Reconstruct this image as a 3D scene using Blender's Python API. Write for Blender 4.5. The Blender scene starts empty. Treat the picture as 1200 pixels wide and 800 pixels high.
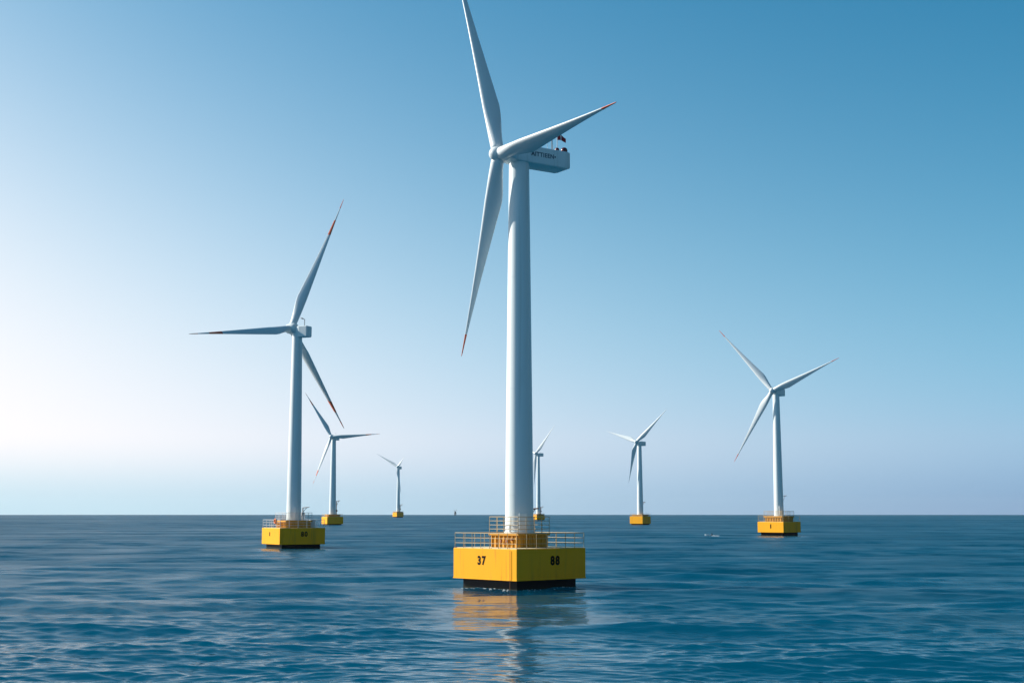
import bpy, bmesh, math, random
import numpy as np
from mathutils import Vector, Matrix
R = math.radians
S = bpy.context.scene
COL = S.collection
random.seed(5)

# ------------------------------------------------------------------ camera, sky, sun, exposure
F_PX, CAM_H = 1600.0, 8.0                     # focal length in photo pixels, eye height above the sea
PITCH = math.atan(202.0 / F_PX)
cam = bpy.data.objects.new('camera', bpy.data.cameras.new('camera'))
COL.objects.link(cam)
cam.location = (0, 0, CAM_H)
cam.rotation_euler = (R(90) + PITCH, 0, 0)
cam.data.sensor_width = 36.0
cam.data.lens = F_PX / 1200.0 * 36.0
cam.data.clip_start = 0.5
cam.data.clip_end = 80000
S.camera = cam

SUN_EL, SUN_BACK = R(30), R(17)               # sun low on the left, a little behind the turbines
sd = Vector((-math.cos(SUN_BACK) * math.cos(SUN_EL), math.sin(SUN_BACK) * math.cos(SUN_EL), math.sin(SUN_EL)))
sun = bpy.data.objects.new('sun', bpy.data.lights.new('sun', 'SUN'))
COL.objects.link(sun)
sun.data.energy = 5.0
sun.data.angle = R(0.53)
sun.data.color = (1.0, 0.93, 0.83)
sun.rotation_euler = (-sd).to_track_quat('-Z', 'Y').to_euler()

world = bpy.data.worlds.new('World')
S.world = world
world.use_nodes = True
nt = world.node_tree
nt.nodes.clear()


def N(tree, kind, **kw):
    n = tree.nodes.new(kind)
    for k, v in kw.items():
        setattr(n, k, v)
    return n


def M(tree, op, a, b=None, c=None, clamp=False):
    n = tree.nodes.new('ShaderNodeMath')
    n.operation = op
    n.use_clamp = clamp
    for i, v in enumerate((a, b, c)):
        if v is None:
            continue
        if isinstance(v, (int, float)):
            n.inputs[i].default_value = v
        else:
            tree.links.new(v, n.inputs[i])
    return n.outputs[0]


def mixcol(tree, fac, a, b, mode='MIX'):
    n = tree.nodes.new('ShaderNodeMix')
    n.data_type = 'RGBA'
    n.blend_type = mode
    for s, v in ((n.inputs['Factor'], fac), (n.inputs[6], a), (n.inputs[7], b)):
        if isinstance(v, (int, float)):
            s.default_value = v
        elif isinstance(v, tuple):
            s.default_value = v if len(v) == 4 else (*v, 1)
        else:
            tree.links.new(v, s)
    return n.outputs[2]


SKY_K = 0.066
sky = N(nt, 'ShaderNodeTexSky', sky_type='NISHITA')
sky.sun_disc = False
sky.sun_elevation = SUN_EL
sky.sun_rotation = math.atan2(sd.x, sd.y)     # measured from +Y towards +X
sky.altitude = 0
sky.air_density = 1.0
sky.dust_density = 1.0
sky.ozone_density = 2.0
tc = N(nt, 'ShaderNodeTexCoord')
sep = N(nt, 'ShaderNodeSeparateXYZ')
nt.links.new(tc.outputs['Generated'], sep.inputs[0])
el = M(nt, 'MULTIPLY', M(nt, 'ARCSINE', sep.outputs[2]), 57.2958)
el = M(nt, 'MAXIMUM', el, 0.0)
# angular distance in azimuth from the sun (degrees): the sea haze is whiter towards the sun
hl = M(nt, 'SQRT', M(nt, 'ADD', M(nt, 'MULTIPLY', sep.outputs[0], sep.outputs[0]),
                     M(nt, 'ADD', M(nt, 'MULTIPLY', sep.outputs[1], sep.outputs[1]), 1e-6)))
sh = Vector((sd.x, sd.y)).normalized()
cosd = M(nt, 'DIVIDE', M(nt, 'ADD', M(nt, 'MULTIPLY', sep.outputs[0], sh.x), M(nt, 'MULTIPLY', sep.outputs[1], sh.y)), hl)
cosd = M(nt, 'MINIMUM', M(nt, 'MAXIMUM', cosd, -1.0), 1.0)
daz = M(nt, 'MULTIPLY', M(nt, 'ARCCOSINE', cosd), 57.2958)
HZ = dict(a=-2.58, ke=0.132, g=4.017, tau=58.24)
glow = M(nt, 'MULTIPLY', M(nt, 'EXPONENT', M(nt, 'DIVIDE', M(nt, 'SUBTRACT', 53.0, daz), HZ['tau'])), HZ['g'])
depth = M(nt, 'EXPONENT', M(nt, 'ADD', M(nt, 'SUBTRACT', HZ['a'], M(nt, 'MULTIPLY', el, HZ['ke'])), M(nt, 'MINIMUM', glow, 7.0)))
hfac = M(nt, 'SUBTRACT', 1.0, M(nt, 'EXPONENT', M(nt, 'MULTIPLY', depth, -1.0)))
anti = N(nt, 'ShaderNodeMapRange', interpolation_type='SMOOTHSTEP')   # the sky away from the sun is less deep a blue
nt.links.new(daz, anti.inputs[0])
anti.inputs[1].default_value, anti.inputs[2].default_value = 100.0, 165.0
near_sea = M(nt, 'EXPONENT', M(nt, 'DIVIDE', el, -3.261))
deep = mixcol(nt, near_sea, (0.02, 0.989, 1.208), (0.02, 0.423, 2.155))
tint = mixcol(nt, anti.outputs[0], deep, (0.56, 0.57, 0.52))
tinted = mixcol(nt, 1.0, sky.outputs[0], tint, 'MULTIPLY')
low = N(nt, 'ShaderNodeMapRange', interpolation_type='SMOOTHSTEP')
nt.links.new(el, low.inputs[0])
low.inputs[1].default_value, low.inputs[2].default_value = 0.0, 3.389
hz_low = tuple(v / SKY_K for v in (0.385, 0.528, 0.600))
hz_high = tuple(v / SKY_K for v in (0.718, 0.681, 0.684))
hcol = mixcol(nt, low.outputs[0], hz_low, hz_high)
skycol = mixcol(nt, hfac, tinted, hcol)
bg = N(nt, 'ShaderNodeBackground')
bg.inputs[1].default_value = SKY_K
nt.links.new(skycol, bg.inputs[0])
wo = N(nt, 'ShaderNodeOutputWorld')
nt.links.new(bg.outputs[0], wo.inputs[0])

S.view_settings.view_transform = 'Standard'
S.view_settings.look = 'None'
S.view_settings.exposure = 0.6
S.view_settings.gamma = 1.0
S.view_settings.use_curve_mapping = False
S.render.engine = 'CYCLES'
S.cycles.use_denoising = True
S.cycles.max_bounces = 6
S.cycles.caustics_reflective = False
S.cycles.caustics_refractive = False


# ------------------------------------------------------------------ finding places: a sight line met with the sea or with a depth
def sight(px, py):
    u, v = (px - 600) / F_PX, (400 - py) / F_PX
    return Vector((u, math.cos(PITCH) - v * math.sin(PITCH), math.sin(PITCH) + v * math.cos(PITCH)))


def on_sea(px, py):
    d = sight(px, py)
    return Vector((0, 0, CAM_H)) + d * (-CAM_H / d.z)


def at_depth(px, py, y):
    d = sight(px, py)
    return Vector((0, 0, CAM_H)) + d * (y / d.y)


# ------------------------------------------------------------------ mesh helper
class MB:
    def __init__(self):
        self.v, self.f, self.m, self.sm = [], [], [], []

    def add(self, verts, faces, mat=0, smooth=False):
        o = len(self.v)
        self.v += [tuple(p) for p in verts]
        for f in faces:
            self.f.append([i + o for i in f])
            self.m.append(mat)
            self.sm.append(smooth)

    def box(self, lo, hi, T=None, mat=0, bevel=0.0):
        bm = bmesh.new()
        bmesh.ops.create_cube(bm, size=1)
        c = [(lo[i] + hi[i]) / 2 for i in range(3)]
        s = [hi[i] - lo[i] for i in range(3)]
        for v in bm.verts:
            v.co = Vector((v.co.x * s[0] + c[0], v.co.y * s[1] + c[1], v.co.z * s[2] + c[2]))
        if bevel > 0:
            bmesh.ops.bevel(bm, geom=bm.edges[:], offset=bevel, segments=2, affect='EDGES', profile=0.6)
        self.bm(bm, T, mat)

    def bm(self, bm, T=None, mat=0, smooth=False):
        bm.verts.index_update()
        vs = [(T @ v.co if T else v.co.copy()) for v in bm.verts]
        self.add(vs, [[v.index for v in f.verts] for f in bm.faces], mat, smooth)
        bm.free()

    def tube(self, p, q, r, n=8, r2=None, mat=0, cap=True, smooth=True):
        p, q = Vector(p), Vector(q)
        d = (q - p).normalized()
        a = d.orthogonal().normalized()
        b = d.cross(a)
        r2 = r if r2 is None else r2
        vs = []
        for c, rr in ((p, r), (q, r2)):
            for i in range(n):
                t = 2 * math.pi * i / n
                vs.append(c + a * (rr * math.cos(t)) + b * (rr * math.sin(t)))
        self.add(vs, [[i, (i + 1) % n, n + (i + 1) % n, n + i] for i in range(n)], mat, smooth)
        if cap:
            self.add(vs[:n], [list(range(n))[::-1]], mat)
            self.add(vs[n:], [list(range(n))], mat)

    def lathe(self, prof, n=32, T=None, mat=0, smooth=True, cap=(True, True)):
        """profile of (radius, height) around local z"""
        vs = []
        for r, z in prof:
            for i in range(n):
                t = 2 * math.pi * i / n
                p = Vector((r * math.cos(t), r * math.sin(t), z))
                vs.append(T @ p if T else p)
        fs = []
        for k in range(len(prof) - 1):
            for i in range(n):
                j = (i + 1) % n
                fs.append([k * n + i, k * n + j, (k + 1) * n + j, (k + 1) * n + i])
        self.add(vs, fs, mat, smooth)
        if cap[0]:
            self.add(vs[:n], [list(range(n))[::-1]], mat)
        if cap[1]:
            self.add(vs[-n:], [list(range(n))], mat)

    def build(self, name, mats, parent=None, loc=None):
        me = bpy.data.meshes.new(name)
        me.from_pydata(self.v, [], self.f)
        if not isinstance(mats, (list, tuple)):
            mats = [mats]
        for m in mats:
            me.materials.append(m)
        me.polygons.foreach_set('material_index', self.m)
        me.polygons.foreach_set('use_smooth', self.sm)
        me.update()
        o = bpy.data.objects.new(name, me)
        COL.objects.link(o)
        if parent is not None:
            o.parent = parent
        return o


def empty(name, loc, rz, label, cat, group=None):
    o = bpy.data.objects.new(name, None)
    COL.objects.link(o)
    o.empty_display_size = 1
    o.location = loc
    o.rotation_euler = (0, 0, rz)
    o['label'], o['category'] = label, cat
    if group:
        o['group'] = group
    return o


def lettering(name, text, size, mat, parent, T, width=1.0, thick=0.02, bold=0.0, spacing=1.0):
    """raised letters as one mesh; T maps the text plane (x right, y up, z out) to the parent's space"""
    cu = bpy.data.curves.new(name, 'FONT')
    cu.body = text
    cu.size = size
    cu.align_x = 'CENTER'
    cu.align_y = 'CENTER'
    cu.extrude = thick
    cu.offset = bold
    cu.space_character = spacing
    cu.resolution_u = 4
    tmp = bpy.data.objects.new(name, cu)
    COL.objects.link(tmp)
    bpy.context.view_layer.update()
    me = bpy.data.meshes.new_from_object(tmp.evaluated_get(bpy.context.evaluated_depsgraph_get()))
    bpy.data.objects.remove(tmp)
    bpy.data.curves.remove(cu)
    me.transform(T @ Matrix.Diagonal((width, 1, 1, 1)))
    me.materials.clear()
    me.materials.append(mat)
    o = bpy.data.objects.new(name, me)
    COL.objects.link(o)
    o.parent = parent
    return o


# ------------------------------------------------------------------ materials
def streaks(m, colour, amount, sx, sz, lo, hi):
    t = m.node_tree
    p = t.nodes['Principled BSDF']
    old = p.inputs['Base Color'].links[0].from_socket
    co = N(t, 'ShaderNodeTexCoord')
    mp = N(t, 'ShaderNodeMapping')
    mp.inputs['Scale'].default_value = (sx, sx, sz)
    t.links.new(co.outputs['Object'], mp.inputs[0])
    n = N(t, 'ShaderNodeTexNoise')
    n.inputs['Scale'].default_value = 1.0
    n.inputs['Detail'].default_value = 4
    t.links.new(mp.outputs[0], n.inputs['Vector'])
    r = N(t, 'ShaderNodeMapRange', interpolation_type='SMOOTHSTEP')
    r.inputs[1].default_value, r.inputs[2].default_value, r.inputs[4].default_value = lo, hi, amount
    t.links.new(n.outputs['Fac'], r.inputs[0])
    t.links.new(mixcol(t, r.outputs[0], old, (*colour, 1)), p.inputs['Base Color'])


def weed(m):
    t = m.node_tree
    p = t.nodes['Principled BSDF']
    old = p.inputs['Base Color'].links[0].from_socket
    co = N(t, 'ShaderNodeTexCoord')
    sp = N(t, 'ShaderNodeSeparateXYZ')
    t.links.new(co.outputs['Object'], sp.inputs[0])
    n = N(t, 'ShaderNodeTexNoise')
    n.inputs['Scale'].default_value = 1.3
    n.inputs['Detail'].default_value = 6
    t.links.new(co.outputs['Object'], n.inputs['Vector'])
    h = M(t, 'SUBTRACT', M(t, 'MULTIPLY', n.outputs['Fac'], 1.1), sp.outputs[2])
    r = N(t, 'ShaderNodeMapRange', interpolation_type='SMOOTHSTEP')
    r.inputs[1].default_value, r.inputs[2].default_value, r.inputs[4].default_value = 0.15, 0.55, 0.8
    t.links.new(h, r.inputs[0])
    t.links.new(mixcol(t, r.outputs[0], old, (0.016, 0.022, 0.012, 1)), p.inputs['Base Color'])


def material(name, base, rough=0.5, wear=None, wear_amt=0.0, wear_scale=(1, 1, 1), metallic=0.0, bump=0.0, coat=0.0, var=0.06, spec=0.5):
    m = bpy.data.materials.new(name)
    m.use_nodes = True
    t = m.node_tree
    p = t.nodes['Principled BSDF']
    p.inputs['Roughness'].default_value = rough
    p.inputs['Metallic'].default_value = metallic
    p.inputs['Coat Weight'].default_value = coat
    p.inputs['Specular IOR Level'].default_value = spec
    co = N(t, 'ShaderNodeTexCoord')
    mp = N(t, 'ShaderNodeMapping')
    mp.inputs['Scale'].default_value = wear_scale
    t.links.new(co.outputs['Object'], mp.inputs[0])
    n1 = N(t, 'ShaderNodeTexNoise')
    n1.inputs['Scale'].default_value = 0.7
    n1.inputs['Detail'].default_value = 5
    t.links.new(mp.outputs[0], n1.inputs['Vector'])
    v = M(t, 'MULTIPLY_ADD', n1.outputs['Fac'], var * 2, 1 - var)
    c = mixcol(t, 1.0, (*base, 1), v, 'MULTIPLY')
    if wear:
        n2 = N(t, 'ShaderNodeTexNoise')
        n2.inputs['Scale'].default_value = 1.6
        n2.inputs['Detail'].default_value = 7
        n2.inputs['Roughness'].default_value = 0.65
        t.links.new(mp.outputs[0], n2.inputs['Vector'])
        mr = N(t, 'ShaderNodeMapRange', interpolation_type='SMOOTHSTEP')
        mr.inputs[1].default_value, mr.inputs[2].default_value = 0.55, 0.75
        mr.inputs[4].default_value = wear_amt
        t.links.new(n2.outputs['Fac'], mr.inputs[0])
        c = mixcol(t, mr.outputs[0], c, (*wear, 1))
    t.links.new(c, p.inputs['Base Color'])
    rv = M(t, 'MULTIPLY_ADD', n1.outputs['Fac'], 0.16, rough - 0.08)
    t.links.new(rv, p.inputs['Roughness'])
    return m


MAT = dict(
    white=material('white_paint', (0.74, 0.82, 0.84), 0.42, (0.50, 0.56, 0.56), 0.25, (0.5, 0.5, 0.05), var=0.03),
    blade=material('blade_gelcoat', (0.70, 0.76, 0.78), 0.32, var=0.02),
    red=material('red_band_paint', (0.80, 0.15, 0.06), 0.5),
    yellow=material('yellow_hull_paint', (0.93, 0.41, 0.008), 0.55, (0.50, 0.17, 0.015), 0.35, (0.9, 0.9, 0.12), var=0.05, spec=0.2),
    ochre=material('worn_yellow_paint', (0.60, 0.27, 0.015), 0.55, (0.25, 0.09, 0.02), 0.6, (1, 1, 0.5), var=0.12),
    black=material('black_antifouling', (0.010, 0.011, 0.016), 0.5, (0.03, 0.035, 0.025), 0.6, (1, 1, 2), var=0.3, spec=0.12),
    rail=material('railing_paint', (0.48, 0.36, 0.20), 0.5, (0.32, 0.14, 0.05), 0.5, (1, 1, 1), var=0.1),
    grey_rail=material('galvanised_rail', (0.60, 0.58, 0.58), 0.45, (0.35, 0.2, 0.12), 0.3, (1, 1, 1), var=0.1),
    mark=material('black_marking', (0.008, 0.006, 0.005), 0.7, spec=0.1),
    navy=material('navy_lettering', (0.02, 0.07, 0.12), 0.5),
    dark=material('dark_steel', (0.05, 0.055, 0.06), 0.5, var=0.15),
    maroon=material('maroon_lens', (0.09, 0.012, 0.018), 0.25),
    flagred=material('flag_red', (0.38, 0.02, 0.03), 0.8),
    flagwhite=material('flag_white', (0.75, 0.75, 0.75), 0.8),
    deck=material('deck_paint', (0.62, 0.55, 0.36), 0.7, (0.35, 0.25, 0.12), 0.5, (1, 1, 1), var=0.15),
    rust=material('rusty_steel', (0.26, 0.10, 0.045), 0.7, (0.10, 0.04, 0.02), 0.6, (1, 1, 1), var=0.2),
    orange=material('orange_plastic', (0.75, 0.16, 0.03), 0.5),
    under=material('nacelle_underside', (0.40, 0.44, 0.46), 0.5),
)


streaks(MAT['yellow'], (0.42, 0.15, 0.02), 0.45, 3.2, 0.16, 0.60, 0.74)
streaks(MAT['yellow'], (0.30, 0.20, 0.05), 0.30, 1.1, 0.10, 0.56, 0.72)
streaks(MAT['white'], (0.42, 0.46, 0.44), 0.30, 1.6, 0.035, 0.56, 0.72)
weed(MAT['black'])


# ------------------------------------------------------------------ the sea: one sheet of real waves, finest near the camera
CALM_STRIPS = ((0.6, 149.0, 7.6, 200.0), (-52, 326, 8.0, 60.0), (100.5, 515, 9.0, 60.0))


def build_sea():
    rng = np.random.default_rng(11)
    # rings
    rr = list(np.arange(4, 40, 1.2))
    k = 0.28 / 10920.0
    r = 40.0
    while r < 700:
        rr.append(r)
        r += max(0.10, k * r * r)
    while r < 15500:
        rr.append(r)
        r *= 1.07
    rr.append(16000.0)
    rr = np.array(rr)
    fine = np.arange(-26.5, 26.5, np.degrees(1.25 / 1365))
    edge = np.arange(26.5, 48, 0.15)
    coarse = np.arange(48, 312, 0.9)
    az = np.radians(np.concatenate([fine, edge, coarse, 360 - edge[::-1]]))
    daz = np.concatenate([np.full(len(fine), 1.25 / 1365), np.full(len(edge), R(0.15)), np.full(len(coarse), R(0.9)), np.full(len(edge), R(0.15))])
    dr = np.gradient(rr)
    nr, na = len(rr), len(az)
    X = (rr[:, None] * np.sin(az)[None]).astype(np.float64)
    Y = (rr[:, None] * np.cos(az)[None]).astype(np.float64)
    step = np.maximum(dr[:, None] * 1.0, rr[:, None] * daz[None] * 1.0)
    Z = np.zeros((nr, na))
    DX = np.zeros((nr, na))
    DY = np.zeros((nr, na))
    lost = np.full((nr, na), 0.0)
    act = rr < 900
    # calm strips added to strengthen the hulls' reflections: x, y, half width, reach
    calm_strip = np.zeros((nr, na))
    for lx, ly, hw, reach in CALM_STRIPS:
        d = ly - Y
        lat = X - lx * (Y / ly)
        calm_strip = np.maximum(calm_strip, np.exp(-(lat / hw) ** 4) / (1 + np.exp(-np.clip((d + 1.0) / 0.8, -60, 60))) * np.exp(-np.clip(d, 0, None) / reach))
    # slope budget per octave of wavelength
    lam0, lam1, n = 0.5, 28.0, 150
    lams = np.exp(np.linspace(math.log(lam0), math.log(lam1), n) + rng.normal(0, 0.02, n))
    octs = math.log2(lam1 / lam0)
    for L in lams:
        band = 0.060 if L < 6 else (0.064 if L < 16 else 0.036)
        if L < 1.8:
            band = 0.105
        s = band * math.sqrt(octs / n) * math.sqrt(2)       # slope amplitude of this component
        spread = 0.30 if L > 6 else (0.40 if L > 2 else 0.42)
        th = -R(94) + rng.normal(0, spread)                 # they run towards the camera, a little askew
        kx, ky = math.cos(th), math.sin(th)
        kk = 2 * math.pi / L
        w = np.clip((L / step - 2.2) / 2.5, 0, 1)
        w[~act] = 0
        lost += (1 - w * w) * s * s / 2
        rows = np.where(w.max(axis=1) > 0)[0]
        if len(rows) == 0:
            continue
        sl = slice(rows[0], rows[-1] + 1)
        ph = kk * (kx * X[sl] + ky * Y[sl]) + rng.uniform(0, 6.283)
        # slow groups: the same wave is higher here, lower there
        g = 1 + 0.45 * np.sin((X[sl] * math.cos(th + 0.7) + Y[sl] * math.sin(th + 0.7)) * kk / rng.uniform(5, 9) + rng.uniform(0, 6.283))
        A = s / kk * w[sl] * g * (1 - (0.86 if L < 6 else 0.60) * calm_strip[sl])
        Z[sl] += A * np.sin(ph)
        DX[sl] += 0.95 * A * kx * np.cos(ph)
        DY[sl] += 0.95 * A * ky * np.cos(ph)
    X += DX
    Y += DY
    nv = nr * na + 1
    co = np.empty((nv, 3), np.float32)
    co[:-1, 0], co[:-1, 1], co[:-1, 2] = X.ravel(), Y.ravel(), Z.ravel()
    co[-1] = (0, 0, 0)
    i = np.arange(nr - 1)[:, None] * na
    j = np.arange(na)[None]
    j2 = (j + 1) % na
    quads = np.stack([i + j2, i + j, i + na + j, i + na + j2], -1).reshape(-1, 4)
    tris = np.stack([np.full(na, nv - 1), np.arange(na), (np.arange(na) + 1) % na], -1)[:, [0, 2, 1]]
    me = bpy.data.meshes.new('sea')
    me.vertices.add(nv)
    me.vertices.foreach_set('co', co.ravel())
    nl = quads.size + tris.size
    me.loops.add(nl)
    me.loops.foreach_set('vertex_index', np.concatenate([quads.ravel(), tris.ravel()]).astype(np.int32))
    npoly = len(quads) + len(tris)
    me.polygons.add(npoly)
    starts = np.concatenate([np.arange(len(quads)) * 4, quads.size + np.arange(len(tris)) * 3]).astype(np.int32)
    me.polygons.foreach_set('loop_start', starts)
    me.polygons.foreach_set('use_smooth', np.ones(npoly, bool))
    me.update(calc_edges=True)
    me.validate()
    # every face must look up
    if me.polygons[npoly // 2].normal.z < 0:
        me.flip_normals()
    at = me.attributes.new('lost_slope', 'FLOAT', 'POINT')
    at.data.foreach_set('value', np.concatenate([np.sqrt(lost).ravel(), [0.0]]).astype(np.float32))
    at = me.attributes.new('calm_strip', 'FLOAT', 'POINT')
    at.data.foreach_set('value', np.concatenate([calm_strip.ravel(), [0.0]]).astype(np.float32))
    o = bpy.data.objects.new('sea', me)
    COL.objects.link(o)
    o['kind'] = 'structure'

    m = bpy.data.materials.new('sea_water')
    m.use_nodes = True
    t = m.node_tree
    p = t.nodes['Principled BSDF']
    p.inputs['Base Color'].default_value = (0.0003, 0.054, 0.102, 1)
    p.inputs['IOR'].default_value = 1.24
    p.inputs['Specular IOR Level'].default_value = 0.5
    geo = N(t, 'ShaderNodeNewGeometry')
    att0 = N(t, 'ShaderNodeAttribute', attribute_name='lost_slope')
    calm_strip_a = N(t, 'ShaderNodeAttribute', attribute_name='calm_strip')
    calm = M(t, 'MULTIPLY_ADD', calm_strip_a.outputs['Fac'], -0.75, 1.0)
    lost = M(t, 'MULTIPLY', att0.outputs['Fac'], calm)

    def slopes(scale, sx, sy, detail=2.0, rough=0.55, rot=7):
        mp = N(t, 'ShaderNodeMapping')
        mp.inputs['Rotation'].default_value = (0, 0, R(rot))
        mp.inputs['Scale'].default_value = (sx, sy, 1)
        t.links.new(geo.outputs['Position'], mp.inputs[0])
        nn = N(t, 'ShaderNodeTexNoise')
        nn.inputs['Scale'].default_value = scale
        nn.inputs['Detail'].default_value = detail
        nn.inputs['Roughness'].default_value = rough
        t.links.new(mp.outputs[0], nn.inputs['Vector'])
        sub = N(t, 'ShaderNodeVectorMath', operation='SUBTRACT')
        sub.inputs[1].default_value = (0.5, 0.5, 0.5)
        t.links.new(nn.outputs['Color'], sub.inputs[0])
        return sub.outputs[0], nn.outputs['Fac']

    def scale(v, f):
        n = N(t, 'ShaderNodeVectorMath', operation='SCALE')
        t.links.new(v, n.inputs[0])
        if isinstance(f, (int, float)):
            n.inputs['Scale'].default_value = f
        else:
            t.links.new(f, n.inputs['Scale'])
        return n.outputs[0]

    def add(a, b):
        n = N(t, 'ShaderNodeVectorMath', operation='ADD')
        t.links.new(a, n.inputs[0])
        t.links.new(b, n.inputs[1])
        return n.outputs[0]

    fine_s, _ = slopes(1.6, 0.7, 1.5, 3)
    mid_s, _ = slopes(0.30, 0.55, 1.5, 3)
    _, gust = slopes(0.022, 0.45, 1.6, 3, 0.6, 5)           # wind patches: smoother and rougher water
    _, streak = slopes(0.10, 0.30, 1.6, 2, 0.5, 5)
    _, wide = slopes(0.003, 0.8, 1.0, 4, 0.7, 5)
    gmod = N(t, 'ShaderNodeMapRange')
    gmod.inputs[1].default_value, gmod.inputs[2].default_value = 0.38, 0.62
    gmod.inputs[3].default_value, gmod.inputs[4].default_value = 0.35, 1.65
    t.links.new(M(t, 'ADD', M(t, 'MULTIPLY', wide, 0.45), M(t, 'ADD', M(t, 'MULTIPLY', gust, 0.35), M(t, 'MULTIPLY', streak, 0.2))), gmod.inputs[0])
    s1 = scale(fine_s, M(t, 'MULTIPLY', M(t, 'MULTIPLY', gmod.outputs[0], calm), 0.14))
    s2 = scale(mid_s, M(t, 'MULTIPLY', M(t, 'MULTIPLY', lost, 3.0), gmod.outputs[0]))
    far_s, _ = slopes(0.05, 1.0, 0.55, 3, 0.6)               # groups of waves, seen only as flecks far out
    s3 = scale(far_s, M(t, 'MULTIPLY', M(t, 'MULTIPLY', lost, 5.0), gmod.outputs[0]))
    sl = add(add(s1, s2), s3)
    flat = N(t, 'ShaderNodeVectorMath', operation='MULTIPLY')
    flat.inputs[1].default_value = (1, 1, 0)
    t.links.new(sl, flat.inputs[0])
    nrm = N(t, 'ShaderNodeVectorMath', operation='NORMALIZE')
    t.links.new(add(geo.outputs['Normal'], flat.outputs[0]), nrm.inputs[0])
    t.links.new(nrm.outputs[0], p.inputs['Normal'])
    # what the normals leave out blurs the reflection
    al = M(t, 'MULTIPLY_ADD', M(t, 'MULTIPLY', M(t, 'MULTIPLY', lost, lost), gmod.outputs[0]), 4.8, 0.003)
    t.links.new(M(t, 'SQRT', al), p.inputs['Roughness'])
    p.inputs['Specular Tint'].default_value = (0.60, 0.87, 1.0, 1)
    p.inputs['Subsurface Weight'].default_value = 1.0           # light comes back out of the water from metres below,
    p.subsurface_method = 'BURLEY'                              # so shadows on it are soft
    p.inputs['Subsurface Radius'].default_value = (1.0, 1.0, 1.0)
    p.inputs['Subsurface Scale'].default_value = 26.0
    dif = N(t, 'ShaderNodeSubsurfaceScattering', falloff='BURLEY')
    dif.inputs['Color'].default_value = p.inputs['Base Color'].default_value
    dif.inputs['Radius'].default_value = (1.0, 1.0, 1.0)
    dif.inputs['Scale'].default_value = 26.0
    mx = N(t, 'ShaderNodeMixShader')
    mx.inputs[0].default_value = 0.20
    t.links.new(p.outputs[0], mx.inputs[1])
    t.links.new(dif.outputs[0], mx.inputs[2])
    t.links.new(mx.outputs[0], t.nodes['Material Output'].inputs['Surface'])
    me.materials.append(m)
    return o


SEA = build_sea()


def build_haze():
    mb = MB()
    mb.box((-17000, -17000, -4), (17000, 17000, 190))
    m = bpy.data.materials.new('sea_haze')
    m.use_nodes = True
    t = m.node_tree
    t.nodes.clear()
    out = N(t, 'ShaderNodeOutputMaterial')
    v = N(t, 'ShaderNodeVolumePrincipled')
    v.inputs['Color'].default_value = (0.78, 0.90, 0.98, 1)
    v.inputs['Density'].default_value = HAZE_DENSITY
    v.inputs['Anisotropy'].default_value = 0.3
    t.links.new(v.outputs[0], out.inputs['Volume'])
    o = mb.build('haze', m)
    o['kind'] = 'stuff'


HAZE_DENSITY = 1.1e-5
build_haze()


# ------------------------------------------------------------------ wind turbines
def loft_blade(mb, root, tip, axis, side, chord, r_root, band, pitch):
    """one blade from root to tip; side = which way the trailing edge bulges"""
    root, tip, axis = Vector(root), Vector(tip), Vector(axis)
    span = tip - root
    L = span.length
    u = span / L
    w = u.cross(axis).normalized() * side
    a = axis - u * axis.dot(u)
    a.normalize()
    stations = [0, .02, .05, .09, .13, .17, .21, .26, .32, .4, .48, .56, .64, .70, .7001, .76, .82, .8201, .88, .92, .9201, .97, .99, 1.0]
    if band == 'tip':
        stations = [0, .02, .05, .09, .13, .17, .21, .26, .32, .4, .48, .56, .64, .72, (.80), .885, .8851, .92, .95, .98, .992, 1.0]
    n = 20
    rings = []
    for s in stations:
        if s < .21:
            q = s / .21
            e = q * q * (3 - 2 * q)
            c = r_root * 2 * (1 - e) + chord * e
            th = r_root * 2 * (1 - e) + chord * 0.30 * e
        else:
            q = (s - .21) / .79
            c = chord * ((1 - q) ** 1.35 * 0.945 + 0.055)
            th = chord * (0.30 * (1 - q) ** 1.4 + 0.028)
            e = 1
        if s > .97:
            c *= max(0.12, math.sqrt(max(0, 1 - ((s - .97) / .03) ** 2)))
            th *= max(0.2, math.sqrt(max(0, 1 - ((s - .97) / .03) ** 2)))
        tw = R(pitch - 6) + R(14) * (1 - s) ** 1.4
        cd = w * math.cos(tw) - a * math.sin(tw)
        td = a * math.cos(tw) + w * math.sin(tw)
        cen = root + u * (s * L) + a * (0.012 * L * s * s)
        pts = []
        for i in range(n):
            t = 2 * math.pi * i / n
            x, y = math.cos(t), math.sin(t)
            # leading edge round at x=-1, trailing edge thin at x=+1
            yy = y * ((1 - e) + e * (0.5 - 0.5 * x) ** 0.55 * 1.15)
            pts.append(cen + cd * ((x * 0.5 + e * 0.17) * c) + td * (yy * 0.5 * th))
        rings.append(pts)
    vs = [p for rg in rings for p in rg]
    for k in range(len(rings) - 1):
        sm = (stations[k] + stations[k + 1]) / 2
        if band == 'tip':
            red = sm > .885
        elif band == 'three':
            red = .7001 <= sm <= .82 or sm > .92
        else:
            red = False
        fs = []
        for i in range(n):
            j = (i + 1) % n
            fs.append([k * n + i, k * n + j, (k + 1) * n + j, (k + 1) * n + i])
        o = len(mb.v) if k == 0 else o
        if k == 0:
            mb.v += [tuple(p) for p in vs]
        for f in fs:
            mb.f.append([i + o for i in f])
            mb.m.append(1 if red else 0)
            mb.sm.append(True)
    mb.f.append([o + i for i in range(n)][::-1])
    mb.m.append(0)
    mb.sm.append(False)
    mb.f.append([o + (len(rings) - 1) * n + i for i in range(n)])
    mb.m.append(1 if band else 0)
    mb.sm.append(False)


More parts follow.
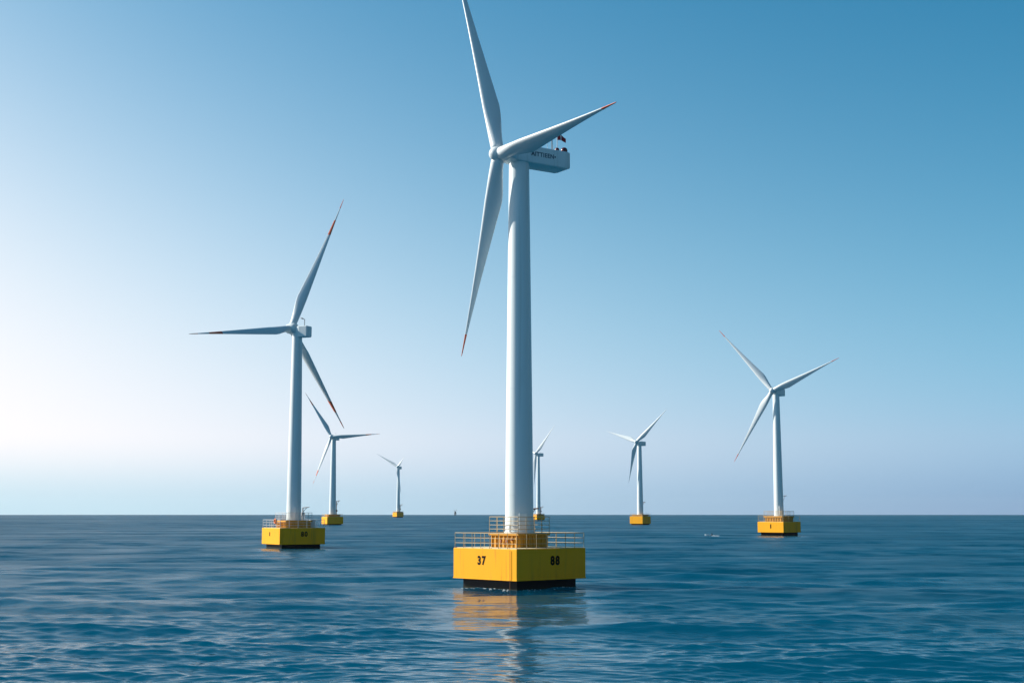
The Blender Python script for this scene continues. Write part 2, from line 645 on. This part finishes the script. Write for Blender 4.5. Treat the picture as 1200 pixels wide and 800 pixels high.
def railing(root, name, pts, h, mat, rad, levels=3, gap=1.5, closed=True, kick=False):
    """handrail along a closed run of points (z = foot): posts, rungs"""
    mb = MB()
    n = len(pts)
    for i in range(n if closed else n - 1):
        p, q = Vector(pts[i]), Vector(pts[(i + 1) % n])
        k = max(1, round((q - p).length / gap))
        for s in range(k):
            b = p.lerp(q, s / k)
            mb.tube(b, b + Vector((0, 0, h)), rad, 6)
        for l in range(1, levels + 1):
            z = h * l / levels
            mb.tube(p + Vector((0, 0, z)), q + Vector((0, 0, z)), rad * (1.0 if l == levels else 0.75), 6)
    if not closed:
        b = Vector(pts[-1])
        mb.tube(b, b + Vector((0, 0, h)), rad, 6)
    return mb.build(name, mat, root)


def sq(h, z):
    return [(-h, -h, z), (h, -h, z), (h, h, z), (-h, h, z)]


def turbine(P):
    """P: dict of measurements. Local frame of the root: hull faces look along -x (lit) and -y."""
    sc = P['scale']
    # the hull: front corner of the yellow block, widths of its two visible faces in photo pixels
    D = P['depth']
    px = D / F_PX
    cx0 = on_sea(P['corner'], 700).normalized()
    side = P['side']
    th = P['yaw']                                            # direction of the right-hand face, from +x towards +y
    c = at_depth(P['corner'], 602, D)
    er = Vector((math.cos(th), math.sin(th), 0))
    elv = Vector((-math.sin(th), math.cos(th), 0))
    centre = Vector((c.x, c.y, 0)) + er * (side / 2) + elv * (side / 2)
    root = empty('wind_turbine', centre, th, P['label'], 'wind turbine', 'wind turbines standing in the sea')
    inv = Matrix.Translation(centre) @ Matrix.Rotation(th, 4, 'Z')
    inv = inv.inverted()
    detail = P.get('detail', 2)
    hs = side / 2
    z0, z1 = P['z']                                           # bottom and top of the yellow block
    # hull
    mb = MB()
    mb.box((-hs, -hs, z0), (hs, hs, z1), bevel=0.05 * sc)
    hull = mb.build('hull', MAT['yellow'], root)
    mb = MB()
    ins = side * 0.075
    root['half_base'] = hs - ins
    mb.box((-hs + ins, -hs + ins, -3.0), (hs - ins, hs - ins, z0 + 0.001 - 0.003), bevel=0.02)
    mb.build('waterline_base', MAT['black'], hull)
    mb = MB()
    e = 0.22 * sc
    mb.box((-hs + e, -hs + e, z1 + 0.003), (hs - e, hs - e, z1 + 0.06 * sc))
    mb.build('deck', MAT['deck'], hull)
    if detail >= 2:
        # welded rubbing strips along the lower edge and seams of the plating
        mb = MB()
        for s in (-1, 1):
            mb.box((-hs - 0.03, -hs - 0.03, z0 + 0.0), (hs + 0.03, -hs - 0.003, z0 + 0.12)) if s < 0 else mb.box((-hs - 0.03, -hs - 0.003, z0), (-hs - 0.003, hs + 0.03, z0 + 0.12))
        mb.build('rubbing_strake', MAT['yellow'], hull)
    # markings
    for face, text, frac, size, wid in P.get('marks', ()):
        zc = z0 + (z1 - z0) * P.get('mark_z', 0.56)
        if face == 'L':
            T = Matrix.Translation((-hs - 0.012, -hs + side * frac, zc)) @ Matrix(((0, 0, -1, 0), (-1, 0, 0, 0), (0, 1, 0, 0), (0, 0, 0, 1)))
        else:
            T = Matrix.Translation((-hs + side * frac, -hs - 0.012, zc)) @ Matrix(((1, 0, 0, 0), (0, 0, -1, 0), (0, 1, 0, 0), (0, 0, 0, 1)))
        lettering('number_marking', text, size, MAT['mark'], hull, T, wid, 0.01, 0.045 * size, 1.25)
    # plinth
    ph = P['plinth'] / 2
    zp = z1 + P['plinth_h']
    mb = MB()
    mb.box((-ph, -ph, z1 + 0.06 * sc + 0.003), (ph, ph, zp - 0.25 * sc), bevel=0.03)
    for i in range(7):                                        # stiffener ribs on the faces
        x = -ph * 0.92 + i * ph * 1.84 / 6
        mb.box((x - 0.06 * sc, -ph - 0.14 * sc, z1 + 0.1 * sc), (x + 0.06 * sc, -ph - 0.003, zp - 0.28 * sc))
        mb.box((-ph - 0.14 * sc, x - 0.06 * sc, z1 + 0.1 * sc), (-ph - 0.003, x + 0.06 * sc, zp - 0.28 * sc))
    pl = mb.build('plinth', MAT['ochre'], root)
    pw = ph * 1.10
    mb = MB()
    mb.box((-pw, -pw, zp - 0.25 * sc + 0.003), (pw, pw, zp), bevel=0.02)
    mb.build('walkway', MAT['ochre'], pl)
    # railings
    rm = MAT[P.get('rail', 'rail')]
    rr_ = 0.037 * sc * P.get('rail_k', 1.0)
    rh = P['rail_h']
    railing(root, 'deck_railing', sq(hs - 0.12 * sc, z1), rh, rm, rr_, 3, 1.55 * sc * P.get('gap', 1))
    if P.get('top_rail', True):
        railing(root, 'walkway_railing', sq(pw * 0.97, zp), P['top_rail_h'], rm, rr_, 4, 1.3 * sc * P.get('gap', 1))
    # tower
    t0 = inv @ at_depth(P['tower'][0], 602, centre.y)
    tb = Vector((0, 0, zp))
    if 'tower_x' in P:
        tb = Vector((t0.x, t0.y, zp))
    tb = Vector((0, 0, zp))
    r0, r1 = P['tower_r']
    top = P['tower_top']
    H = top - zp
    mb = MB()
    mb.lathe([(r0 * 1.10, zp + 0.003), (r0 * 1.10, zp + 0.16 * sc)], 64)
    rad = lambda z: r0 + (r1 - r0) * ((z - zp) / H) ** 1.15
    cuts = [zp + 0.16 * sc, zp + 0.10 * H, zp + 0.38 * H, zp + 0.68 * H, top]
    for k in range(4):
        za, zb_ = cuts[k] + (0.0 if k == 0 else 0.035 * sc), cuts[k + 1] - (0.0 if k == 3 else 0.035 * sc)
        zs = [za + (zb_ - za) * i / 6 for i in range(7)]
        mb.lathe([(rad(z), z) for z in zs], 64)
        if k < 3:                                             # the flange between two lengths
            mb.lathe([(rad(zb_) + 0.012 * sc, zb_ + 0.001), (rad(zb_) + 0.012 * sc, zb_ + 0.07 * sc - 0.001)], 64)
    tower = mb.build('tower', MAT['white'], root)
    # nacelle and rotor, placed in world space, then taken into the root's frame
    psi, sg = P['psi'], P['face']
    a = Vector((-math.cos(psi), -sg * math.sin(psi), 0))
    hz = P['hub_z']
    tw = inv.inverted() @ Vector((0, 0, 0))
    hubw = Vector((tw.x, tw.y, hz)) + a * P['overhang']
    Rinv = inv.to_3x3()
    al = (Rinv @ a).normalized()
    hub = inv @ hubw
    ew = Vector((0, 0, 1)).cross(al).normalized()             # sideways
    NT = Matrix((( -al.x, ew.x, 0, 0), (-al.y, ew.y, 0, 0), (0, 0, 1, 0), (0, 0, 0, 1)))  # x rearwards, y sideways, z up
    nw, nh = P['nac_w'] / 2, P['nac_h']
    n0, n1 = -P['overhang'] + P['hub_r'] * 1.25, P['nac_rear']
    zb = P['nac_z']
    bm = bmesh.new()
    # a long box: blunt rear, belly rising a little to the front, bevelled
    secs = [(n0, 0.62, 0.25, 0.93), (n0 + 0.55 * sc, 0.86, 0.06, 1.0), (0.3 * n1, 1.0, 0.0, 1.0), (n1 * 0.93, 1.0, 0.0, 1.0), (n1, 0.96, 0.04, 0.97)]
    rings = []
    for x, kw, lo, hi in secs:
        ch = 0.045 * nh
        y = nw * kw
        zl, zh = zb + nh * lo, zb + nh * hi
        ring = [(-y + ch, zl), (y - ch, zl), (y, zl + ch), (y, zh - ch), (y - ch, zh), (-y + ch, zh), (-y, zh - ch), (-y, zl + ch)]
        rings.append([bm.verts.new((x, yy, zz)) for yy, zz in ring])
    for k in range(len(rings) - 1):
        for i in range(8):
            j = (i + 1) % 8
            bm.faces.new((rings[k][i], rings[k][j], rings[k + 1][j], rings[k + 1][i]))
    bm.faces.new(rings[0][::-1])
    bm.faces.new(rings[-1])
    bmesh.ops.recalc_face_normals(bm, faces=bm.faces[:])
    mb = MB()
    mb.bm(bm, NT)
    mb.lathe([(r1 * 1.03, top + 0.003), (r1 * 1.03, max(zb + 0.05, top + 0.1))], 40)
    nac = mb.build('nacelle', MAT['white'], root)
    # spinner
    hr = P['hub_r']
    HT = Matrix.Translation(hub) @ al.to_track_quat('Z', 'Y').to_matrix().to_4x4()
    mb = MB()
    mb.lathe([(hr * 0.80, -hr * 1.22), (hr * 0.98, -hr * 1.0), (hr, -hr * 0.3), (hr * 0.98, hr * 0.35), (hr * 0.86, hr * 0.75), (hr * 0.62, hr * 1.08), (hr * 0.3, hr * 1.25), (hr * 0.04, hr * 1.3)], 32, HT)
    spin = mb.build('hub', MAT['blade'], root)
    # blades
    camp = Vector((0, 0, CAM_H))
    for b in P['blades']:
        d = sight(b[0], b[1])
        tipw = camp + d * ((hubw - camp).dot(a) / d.dot(a))
        tipl = inv @ tipw
        u = (tipl - hub).normalized()
        mb = MB()
        loft_blade(mb, hub + u * hr * 0.55, tipl, al, b[2], P['chord'] * (b[4] if len(b) > 4 else 1), P['root_r'], P.get('band'), b[3])
        mb.build('blade', [MAT['blade'], MAT['red']], root)
    # weather mast on the nacelle
    zt = zb + nh
    mb = MB()
    q = lambda x, y, z: NT @ Vector((x, y, z))
    mx = n1 * P.get('mast_x', 0.62)
    s_ = P.get('mast_k', 1.0) * sc
    mb.tube(q(mx, 0, zt - 0.02), q(mx, 0, zt + 1.15 * s_), 0.05 * s_, 6)
    mb.tube(q(mx, 0, zt + 1.1 * s_), q(mx - 0.55 * s_, 0, zt + 1.3 * s_), 0.05 * s_, 6)
    mb.tube(q(mx - 0.35 * s_, 0, zt + 1.28 * s_), q(mx - 0.75 * s_, 0, zt + 1.36 * s_), 0.12 * s_, 8, 0.06 * s_)
    mb.build('weather_mast', MAT['dark'], nac)
    if detail >= 2:
        yn = P['near_side']                                   # the nacelle flank that faces the camera
        # lettering on the flank
        if P.get('text'):
            sx = 1 if yn > 0 else -1
            xa = (NT.to_3x3() @ Vector((1, 0, 0)))
            za = (NT.to_3x3() @ Vector((0, yn, 0)))
            ya = Vector((0, 0, 1))
            if xa.cross(ya).dot(za) < 0:
                xa = -xa
            o = NT @ Vector((P['text'][1], yn * (nw + 0.004), zb + nh * 0.54))
            T = Matrix(((xa.x, ya.x, za.x, o.x), (xa.y, ya.y, za.y, o.y), (xa.z, ya.z, za.z, o.z), (0, 0, 0, 1)))
            lettering('flank_lettering', P['text'][0], P['text'][2], MAT['navy'], nac, T, 1.0, 0.006, 0.02, 1.1)
        # roof rail
        for y in (-nw * 0.8, nw * 0.8):
            for k in range(5):
                x = n1 * (0.12 + 0.13 * k)
                mb = MB()
                mb.tube(q(x, y, zt - 0.02), q(x, y, zt + 0.62), 0.022, 5)
                mb.build('rail_post', MAT['grey_rail'], nac)
        # two dome lamps
        for x, y, r in ((n1 * 0.77, yn * nw * 0.55, 0.28), (n1 * 0.94, yn * nw * 0.50, 0.40)):
            mb = MB()
            T = NT @ Matrix.Translation((x, y, zt))
            mb.lathe([(r * 0.9, 0.0), (r, 0.06), (r, r * 0.75), (r * 0.85, r * 1.25), (r * 0.5, r * 1.55), (r * 0.08, r * 1.65)], 20, T)
            mb.build('warning_lamp', MAT['maroon'], nac)
        # flag on its pole
        fx, fy = n1 * 0.86, 0.0
        mb = MB()
        mb.tube(q(fx, fy, zt - 0.02), q(fx, fy, zt + 2.5), 0.035, 8)
        mb.tube(q(fx, fy, zt + 2.5), q(fx, fy, zt + 2.56), 0.06, 8)
        fl = MB()
        nx, nz = 16, 6
        vs = []
        for i in range(nx + 1):
            for k in range(nz + 1):
                s = i / nx
                x = fx + 0.05 + 1.25 * s
                y = fy + 0.13 * math.sin(5.2 * s + 0.5) * s ** 0.6
                z = zt + 2.44 - 0.78 * (1 - k / nz) * (1 - 0.35 * s) - 0.30 * s * s - 0.12 * s
                vs.append(q(x, y, z))
        for i in range(nx):
            for k in range(nz):
                m_ = 1 if i in (5, 6) or k == 2 and False else 0
                a0 = i * (nz + 1) + k
                fl.add([vs[a0], vs[a0 + nz + 1], vs[a0 + nz + 2], vs[a0 + 1]], [[0, 1, 2, 3]], m_, True)
        flag = fl.build('flag', [MAT['flagred'], MAT['flagwhite']], nac)
        mb.build('flag_pole', MAT['grey_rail'], nac)
    # davit crane behind the tower, by the walkway
    dvx, dvy = P.get('davit', (pw * 0.72, pw * 0.1))
    s_ = sc * P.get('davit_k', 1)
    mb = MB()
    dz = zp
    hh = P.get('davit_h', 2.6) * s_
    mb.tube((dvx, dvy, dz - 0.01), (dvx, dvy, dz + hh), 0.11 * s_, 8)
    mb.tube((dvx, dvy, dz + hh), (dvx + 0.75 * s_, dvy - 0.75 * s_, dz + hh + 0.12 * s_), 0.08 * s_, 8)
    mb.tube((dvx, dvy, dz + hh * 0.65), (dvx + 0.45 * s_, dvy - 0.45 * s_, dz + hh * 1.0), 0.05 * s_, 6)
    mb.box((dvx - 0.22 * s_, dvy - 0.22 * s_, dz + 0.8 * s_), (dvx + 0.22 * s_, dvy + 0.22 * s_, dz + 1.3 * s_), bevel=0.03)
    mb.build('davit_crane', MAT[P.get('davit_mat', 'rust')], root)
    if detail >= 1:
        # a cabinet and bollards on the deck
        mb = MB()
        mb.box((ph + 0.6 * sc, -0.8 * sc, z1 + 0.06 * sc), (ph + 1.3 * sc, 0.1 * sc, z1 + 1.3 * sc), bevel=0.04)
        mb.build('equipment_cabinet', MAT['grey_rail'], root)
        # door of the tower
        mb = MB()
        mb.box((-r0 * 1.02, -0.45 * sc, zp + 0.35 * sc), (-r0 * 0.9, 0.45 * sc, zp + 2.2 * sc), Matrix.Rotation(R(62), 4, 'Z'), bevel=0.04)
        mb.build('tower_door', MAT['white'], tower)
    if detail >= 2:
        # a line down the lit face to the water, close to the front corner
        mb = MB()
        x = -hs - 0.10
        ya = -hs + 0.95
        mb.tube((x, ya, -0.4), (x, ya, z1 - 0.1), 0.028, 6)
        mb.build('mooring_line', MAT['rust'], root)
        # fixtures on the plinth face
        for yy, w_, zz in ((-0.6, 0.32, 0.75), (0.35, 0.26, 0.75), (-1.4, 0.22, 0.95)):
            mb = MB()
            mb.box((-ph - 0.34, yy - w_ / 2, z1 + zz - 0.14), (-ph - 0.143, yy + w_ / 2, z1 + zz + 0.14), bevel=0.02)
            mb.build('junction_box', MAT['rust'], pl)
    if P.get('ring'):
        # orange lifebuoy on the railing
        mb = MB()
        c = Vector((-hs + 0.12 * sc, -hs + side * P['ring'], z1 + rh * 0.85))
        nR, nr_ = 20, 8
        vs, fs = [], []
        for i in range(nR):
            t = 2 * math.pi * i / nR
            for k in range(nr_):
                p = 2 * math.pi * k / nr_
                rad = 0.5 + 0.16 * math.cos(p)
                vs.append(c + Vector((0.16 * math.sin(p) - 0.25, rad * math.cos(t), rad * math.sin(t))))
        for i in range(nR):
            for k in range(nr_):
                fs.append([i * nr_ + k, i * nr_ + (k + 1) % nr_, ((i + 1) % nR) * nr_ + (k + 1) % nr_, ((i + 1) % nR) * nr_ + k])
        mb.add(vs, fs, 0, True)
        mb.build('lifebuoy', MAT['orange'], root)
    if detail < 2:
        del root['half_base']
    return root


def measured(corner, D, left, right, ytop, ybot, plinth, plinth_top, tower_w, tower_top_y, hub, rest):
    """turn measurements on the photograph (pixels) into metres at the turbine's distance"""
    px = D / F_PX
    th = math.atan2(left, right) if left else 0
    view = math.atan2(corner - 600, F_PX)
    side = math.hypot(left, right) * px
    side *= rest.pop('side_k', 1.0)
    th_w = th - view if 'yaw' not in rest else R(rest.pop('yaw'))
    P = dict(corner=corner, depth=D, yaw=th_w, side=side)
    P['z'] = (CAM_H - (ybot - 602) * px, CAM_H - (ytop - 602) * px)
    c = at_depth(corner, 602, D)
    cen = Vector((c.x, c.y, 0)) + Vector((math.cos(th_w) - math.sin(th_w), math.sin(th_w) + math.cos(th_w), 0)) * side / 2
    Dc = cen.y
    pc = Dc / F_PX
    P['plinth'] = plinth * pc
    zp = CAM_H - (plinth_top - 602) * Dc * 0.98 / F_PX
    P['plinth_h'] = zp - P['z'][1]
    P['tower_r'] = (tower_w[0] * pc / 2, tower_w[1] * pc / 2)
    P['tower'] = (corner,)
    P['tower_top'] = at_depth(600, tower_top_y, Dc).z
    ov = rest['overhang_px'] * pc / math.cos(rest['psi'])
    P['overhang'] = ov
    P['hub_z'] = at_depth(600, hub, Dc - rest['face'] * math.sin(rest['psi']) * ov).z
    P['hub_r'] = rest.pop('hub_r_px') * pc
    P['nac_w'] = rest.pop('nac_w_px') * pc
    P['nac_h'] = rest.pop('nac_h_px') * pc
    P['nac_rear'] = rest.pop('nac_rear_px') * pc
    P['nac_z'] = at_depth(600, rest.pop('nac_y'), Dc).z
    P['chord'] = rest.pop('chord_px') * pc
    P['root_r'] = rest.pop('root_px') * pc
    P['scale'] = rest.pop('scale')
    P['rail_h'] = rest.pop('rail_px') * px
    P['top_rail_h'] = rest.pop('top_rail_px', rest.get('rail_px', 12)) * px
    P.update(rest)
    return P


# the largest, nearest one
BIG = turbine(measured(605.5, 146.0, 76, 80, 642.6, 679, 46, 624.2, (33, 24), 189.5, 181, dict(
    label='largest white wind turbine, red flag on its nacelle, yellow platform numbered 37 and 88',
    scale=1.0, side_k=1.03, yaw=42.5, psi=R(33), face=1, overhang_px=24.5, hub_r_px=9.3, nac_w_px=29, nac_h_px=21, nac_rear_px=65, nac_y=192.5,
    chord_px=21, root_px=7.6, rail_px=18, top_rail_px=19.5, band='tip', near_side=1,
    text=('AITTIEEN\u2022', 2.5, 0.70), mast_x=0.74, mast_k=1.35,
    marks=(('L', '37', 0.545, 1.25, 0.92), ('R', '88', 0.545, 1.3, 0.92)), mark_z=0.60,
    blades=((532, -59, 1, 62), (725, 120, 1, 58, 1.15), (543, 418, -1, 50)))))
BIG_HALF = BIG['half_base']
del BIG['half_base']
# left of it
turbine(measured(328.3, 321.0, 21, 53, 618.3, 637.3, 30, 609.5, (17, 11.5), 391, 385, dict(
    label='second tallest white wind turbine, one blade level to the left, yellow platform marked 80',
    scale=1.5, psi=R(24), face=-1, overhang_px=8, hub_r_px=6.3, nac_w_px=11, nac_h_px=13, nac_rear_px=16.5, nac_y=395.5,
    chord_px=12, root_px=4.0, rail_px=9.5, top_rail_px=9, band='three', detail=1, rail='grey_rail', mast_x=0.6, mast_k=1.0,
    marks=(('L', '8', 0.55, 1.3, 0.9), ('R', '80', 0.535, 1.55, 0.95)), ring=0.25, davit_h=2.0, mark_z=0.62, davit_mat='grey_rail',
    blades=((223, 391, 1, 48, 1.2), (405, 233, 1, -58), (405, 502, 1, -62, 2.3)))))
# right
turbine(measured(917.8, 509.0, 30, 20, 611, 623.4, 23, 604.5, (11, 7.6), 462, 457.5, dict(
    label='white wind turbine alone right of the motorboat, three blades spread in a Y',
    scale=1.7, psi=R(50), face=1, overhang_px=5.5, hub_r_px=3.4, nac_w_px=10, nac_h_px=8.5, nac_rear_px=13, nac_y=463.5,
    chord_px=8.2, root_px=2.4, rail_px=7, top_rail_px=6, band='tip', detail=1, gap=1.4, mast_k=0.5,
    marks=(('L', '1', 0.49, 2.0, 1.3),), davit_h=4.4, davit_mat='grey_rail',
    blades=((843, 387, 1, 25), (984, 419, 1, 20), (861, 541, 1, -15)))))
# the far ones
turbine(measured(383.5, 1010.0, 6.5, 18.7, 605.2, 613.5, 13, 602.5, (8, 5.2), 514, 511.5, dict(
    label='white wind turbine beyond the second tallest, one blade level to the right',
    scale=2.6, psi=R(70), face=1, overhang_px=2, hub_r_px=2.4, nac_w_px=6, nac_h_px=5.5, nac_rear_px=9, nac_y=515.5,
    chord_px=5.6, root_px=1.6, rail_px=3, top_rail_px=3, band='three', detail=0, gap=1.8, mast_k=0.5, top_rail=False, davit_h=3.8,
    blades=((358, 460, 1, 35), (446, 508, 1, 35), (367, 567, 1, 20)))))
turbine(measured(753, 1030.0, 15, 9.5, 604.6, 613.2, 13, 602.6, (7.2, 4.8), 520.5, 517.5, dict(
    label='white wind turbine left of the motorboat, unmarked yellow platform, one blade hanging down',
    scale=2.5, psi=R(50), face=1, overhang_px=4, hub_r_px=2.2, nac_w_px=6, nac_h_px=5.0, nac_rear_px=9, nac_y=522,
    chord_px=5.2, root_px=1.5, rail_px=3, top_rail_px=3, detail=0, gap=1.8, mast_k=0.4, top_rail=False, davit_h=3.6,
    blades=((711, 505, 1, 15), (782, 479, 1, 8), (737, 566, 1, -55)))))
turbine(measured(629, 1830.0, 5.5, 9.5, 603.6, 608.3, 9, 602.0, (5, 3.2), 533.5, 531, dict(
    label='small far white wind turbine half hidden right behind the largest tower',
    scale=3.6, psi=R(45), face=1, overhang_px=3, hub_r_px=1.7, nac_w_px=4.4, nac_h_px=3.8, nac_rear_px=6.5, nac_y=534.5,
    chord_px=4.0, root_px=1.1, rail_px=2, top_rail_px=2, detail=0, gap=2.2, mast_k=0.3, top_rail=False,
    blades=((651, 497, 1, 0), (597, 521, 1, 0), (626, 572, 1, -30)))))
turbine(measured(465, 3200.0, 5, 8, 600.4, 605.0, 7.5, 599.2, (4.4, 2.6), 549, 546.8, dict(
    label='smallest and most distant white wind turbine, alone left of the largest tower',
    scale=6.0, psi=R(62), face=1, overhang_px=1, hub_r_px=1.3, nac_w_px=3, nac_h_px=3.2, nac_rear_px=4.5, nac_y=549.5,
    chord_px=3.2, root_px=0.9, rail_px=1.5, top_rail_px=1.5, detail=0, gap=2.5, mast_k=0.2, top_rail=False, davit_h=2.6,
    blades=((441, 531, 1, 30), (474.5, 534, 1, -15), (470, 578, 1, -30)))))


# ------------------------------------------------------------------ small craft and the far rig
def boat():
    p = on_sea(830, 627.6)
    root = empty('motor_boat', (p.x, p.y, 0), R(176), 'tiny white motorboat heading left over open water, dark outboard at its stern', 'boat')
    root.scale = (0.8, 0.8, 0.8)
    mb = MB()
    secs = [(-1.5, 0.62, 0.62), (-0.7, 0.70, 0.62), (0.3, 0.66, 0.66), (1.1, 0.42, 0.78), (1.65, 0.05, 0.92)]
    n = 8
    rings = []
    for x, w, h in secs:
        ring = []
        for i in range(n + 1):
            t = math.pi * i / n
            ring.append((x, -w * math.cos(t), -0.25 * math.sin(t) ** 0.8 + (h if i in (0, n) else h * (1 - math.sin(t)) ** 1.5)))
        rings.append(ring)
    vs = [p_ for r_ in rings for p_ in r_]
    m_ = n + 1
    fs = [[k * m_ + i, k * m_ + i + 1, (k + 1) * m_ + i + 1, (k + 1) * m_ + i] for k in range(len(rings) - 1) for i in range(n)]
    fs.append(list(range(m_)))
    mb.add(vs, fs, 0, True)
    for k in range(len(rings) - 1):                            # deck
        a_, b_ = rings[k], rings[k + 1]
        mb.add([a_[0], a_[-1], b_[-1], b_[0]], [[0, 1, 2, 3]])
    mb.build('hull', MAT['blade'], root)
    mb = MB()
    mb.add([(0.15, -0.5, 0.66), (0.15, 0.5, 0.66), (-0.25, 0.42, 1.15), (-0.25, -0.42, 1.15), (0.22, -0.5, 0.66), (0.22, 0.5, 0.66), (-0.18, 0.42, 1.17), (-0.18, -0.42, 1.17)],
           [[0, 1, 2, 3], [7, 6, 5, 4], [0, 3, 7, 4], [1, 5, 6, 2], [3, 2, 6, 7], [0, 4, 5, 1]])
    mb.build('windscreen', MAT['dark'], root)
    mb = MB()
    mb.box((-1.95, -0.28, 0.35), (-1.4, 0.28, 1.3), bevel=0.1)
    mb.tube((-1.7, 0, 0.4), (-1.7, 0, -0.3), 0.1)
    mb.build('outboard_motor', MAT['dark'], root)
    # its wake: low broken foam
    w = MB()
    rng = random.Random(3)
    for i in range(80):
        s = rng.random() ** 1.4
        x = p.x + 1.5 + s * 2.4
        y = p.y + rng.gauss(0, 0.5 + 0.8 * s)
        r = rng.uniform(0.12, 0.4) * (1.1 - 0.6 * s)
        k = 7
        ring = [(x + r * 1.8 * math.cos(2 * math.pi * j / k) * rng.uniform(.7, 1.2), y + r * math.sin(2 * math.pi * j / k) * rng.uniform(.7, 1.2), 0.03) for j in range(k)]
        c = (x, y, 0.03 + r * 0.35)
        w.add(ring + [c], [[j, (j + 1) % k, k] for j in range(k)], 0, True)
    foam = w.build('wake_foam', MAT['foam'])
    foam['kind'] = 'stuff'


MAT['foam'] = material('foam', (0.75, 0.78, 0.80), 0.8)
boat()


def waterline_foam(root, half):
    w = MB()
    rng = random.Random(8)
    Mw = Matrix.Translation(root.location) @ Matrix.Rotation(root.rotation_euler.z, 4, 'Z')
    for i in range(60):
        t = rng.uniform(-1, 1) * half
        off = half + abs(rng.gauss(0, 0.7)) + 0.1
        x, y = (t, -off) if rng.random() < 0.5 else (-off, t)
        r = rng.uniform(0.02, 0.09)
        n = 7
        ring = [Vector((x + r * 1.5 * math.cos(2 * math.pi * j / n) * rng.uniform(.6, 1.3), y + r * 1.5 * math.sin(2 * math.pi * j / n) * rng.uniform(.6, 1.3), 0.0)) for j in range(n)]
        ring = [Mw @ p_ for p_ in ring]
        zs = sea_level(ring[0].x, ring[0].y)
        for p_ in ring:
            p_.z = zs + 0.02
        c_ = sum(ring, Vector()) / n + Vector((0, 0, r * 0.5))
        w.add(ring + [c_], [[j, (j + 1) % n, n] for j in range(n)], 0, True)
    o = w.build('waterline_foam', MAT['foam'])
    o['kind'] = 'stuff'


def sea_level(x, y):
    hit, loc, nor, idx = SEA.ray_cast((x, y, 20), (0, 0, -1))
    return loc.z if hit else 0.0


waterline_foam(BIG, BIG_HALF)


def rig():
    p = on_sea(533.5, 603.6)
    root = empty('offshore_rig', (p.x, p.y, 0), R(25), 'tiny dark rig with two raised booms on the horizon', 'oil rig')
    s = p.y / F_PX                                             # metres in one photo pixel there
    mb = MB()
    for x in (-0.7, 0.7):
        for y in (-0.7, 0.7):
            mb.tube((x * s, y * s, -2), (x * s, y * s, 2.2 * s), 0.22 * s, 8)
    for z in (0.6, 1.4):
        for (a_, b_) in (((-.7, -.7), (.7, -.7)), ((.7, -.7), (.7, .7)), ((.7, .7), (-.7, .7)), ((-.7, .7), (-.7, -.7))):
            mb.tube((a_[0] * s, a_[1] * s, z * s), (b_[0] * s, b_[1] * s, (z + 0.7) * s), 0.1 * s, 6)
    mb.build('leg', MAT['dark'], root)
    mb = MB()
    mb.box((-1.0 * s, -1.0 * s, 2.2 * s), (1.0 * s, 1.0 * s, 3.4 * s), bevel=0.08 * s)
    mb.box((-0.8 * s, -0.8 * s, 3.4 * s + 0.01), (0.6 * s, 0.7 * s, 4.5 * s), bevel=0.08 * s)
    mb.build('deck', MAT['dark'], root)
    for x0, x1, h in ((0.3, 1.7, 6.6), (-0.4, -1.6, 6.0)):
        mb = MB()
        for y in (-0.18, 0.18):
            mb.tube((x0 * s, y * s, 4.3 * s), (x1 * s, y * s, h * s), 0.16 * s, 6)
        for k in range(6):
            t0, t1 = k / 6, (k + 1) / 6
            mb.tube(((x0 + (x1 - x0) * t0) * s, -0.18 * s, (4.3 + (h - 4.3) * t0) * s), ((x0 + (x1 - x0) * t1) * s, 0.18 * s, (4.3 + (h - 4.3) * t1) * s), 0.07 * s, 5)
        mb.build('crane_boom', MAT['dark'], root)


rig()
